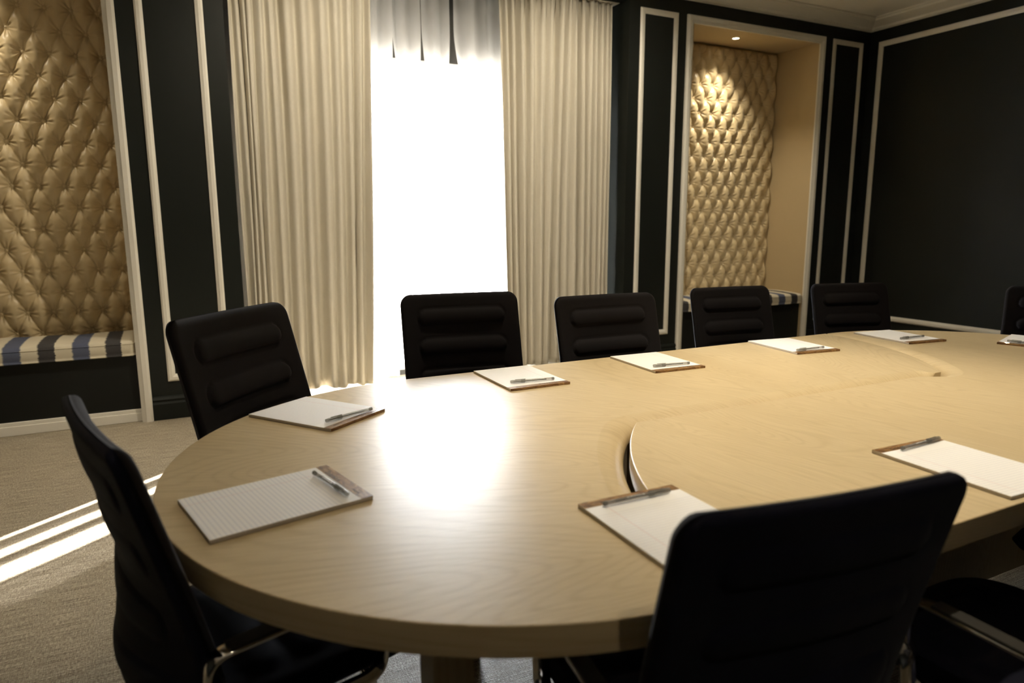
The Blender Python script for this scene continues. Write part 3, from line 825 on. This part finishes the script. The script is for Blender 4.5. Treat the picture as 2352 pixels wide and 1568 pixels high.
# ------------------------------------------------------------------ ceiling downlights (out of the frame, over the table and floor)
for (x, y, pw, an, tg) in (
    (1.75, 1.35, 92, 62, (1.70, 1.25, 0)),
    (1.25, 2.55, 40, 70, (1.45, 2.2, 0)),
    (2.75, 1.9, 38, 66, (2.6, 1.8, 0)),
    (-.75, 3.3, 88, 66, (-.75, 3.65, 0)),
    (1.2, 3.5, 74, 104, (1.15, 4.8, 1.7)),
    (2.9, 3.5, 74, 104, (2.95, 4.8, 1.7)),
    (5.1, 3.4, 22, 90, (5.0, 4.5, 0)),
    (.70, -.7, 17, 56, (.10, .9, .7))):
    n_ = {(1.75):'over the middle of the table', 1.25:'over the far left part of the table', 2.75:'over the right part of the table', -.75:'over the floor before the left niche',
          1.2:'before the left drape', 2.9:'before the right drape', 5.1:'before the right niche', .7:'over the floor behind the foreground chairs'}[x]
    downlight(x, y, CZ, 'round recessed ceiling downlight '+n_, 'ceiling downlights', pw, an, tg, .8, .05)

# ------------------------------------------------------------------ daylight
w = bpy.data.worlds.new('World'); S.world = w; w.use_nodes = True
nt = w.node_tree; bg = nt.nodes['Background']; bg.inputs[1].default_value = 22
tcw = nt.nodes.new('ShaderNodeTexCoord'); spw = nt.nodes.new('ShaderNodeSeparateXYZ'); rw = nt.nodes.new('ShaderNodeValToRGB')
nt.links.new(tcw.outputs['Generated'], spw.inputs[0]); nt.links.new(spw.outputs[2], rw.inputs[0]); nt.links.new(rw.outputs[0], bg.inputs[0])
rw.color_ramp.elements[0].position = 0; rw.color_ramp.elements[0].color = (.30, .28, .25, 1); rw.color_ramp.elements[1].position = .02; rw.color_ramp.elements[1].color = (.88, .94, 1, 1)
sun = bpy.data.lights.new('sun', 'SUN'); sun.energy = 260; sun.angle = math.radians(.53); sun.color = (1, .98, .95)
so = bpy.data.objects.new('sun', sun); COL.objects.link(so); so.location = (6, 9, 6)
el = math.radians(29); az = Vector((-.7657, -.6432, 0)).normalized()
so.rotation_euler = Vector((az.x*math.cos(el), az.y*math.cos(el), -math.sin(el))).to_track_quat('-Z', 'Y').to_euler()
pl = bpy.data.lights.new('window_portal', 'AREA'); pl.shape = 'RECTANGLE'; pl.size = 2.0; pl.size_y = 2.5; pl.energy = 1; pl.cycles.is_portal = True
po = bpy.data.objects.new('window_portal', pl); COL.objects.link(po); po.location = (1.98, 5.62, 1.29); po.rotation_euler = (-PI/2, 0, 0)

# ------------------------------------------------------------------ camera
F_, yaw, pitch, roll = 1575.0, .46256638664638794, .17373619368867727, -.003802622978395938
cy, sy = math.cos(yaw), math.sin(yaw); cp, sp = math.cos(pitch), math.sin(pitch)
fwd = Vector((sy*cp, cy*cp, -sp)); rt = Vector((cy, -sy, 0)); up = rt.cross(fwd)
r2 = rt*math.cos(roll)+up*math.sin(roll); u2 = -rt*math.sin(roll)+up*math.cos(roll)
cam = bpy.data.cameras.new('camera'); cam.sensor_width = 36; cam.lens = F_/2352*36; cam.clip_start = .02
cam.dof.use_dof = True; cam.dof.focus_distance = 2.5; cam.dof.aperture_fstop = 2.8
co = bpy.data.objects.new('camera', cam); COL.objects.link(co)
Mx = Matrix((r2, u2, -fwd)).transposed().to_4x4(); Mx.translation = Vector((0, 0, 1.27)); co.matrix_world = Mx
S.camera = co
# ------------------------------------------------------------------ view + cycles
vs = S.view_settings; vs.view_transform = 'Standard'; vs.look = 'None'; vs.exposure = 1; vs.gamma = 1; vs.use_curve_mapping = False
c = S.cycles; c.use_denoising = True; c.denoiser = 'OPENIMAGEDENOISE'; c.denoising_input_passes = 'RGB_ALBEDO_NORMAL'
c.use_adaptive_sampling = True; c.adaptive_threshold = .012; c.max_bounces = 7; c.diffuse_bounces = 4; c.glossy_bounces = 4; c.transmission_bounces = 6; c.transparent_max_bounces = 16
c.sample_clamp_indirect = 20; c.caustics_reflective = False; c.caustics_refractive = False; c.blur_glossy = .5
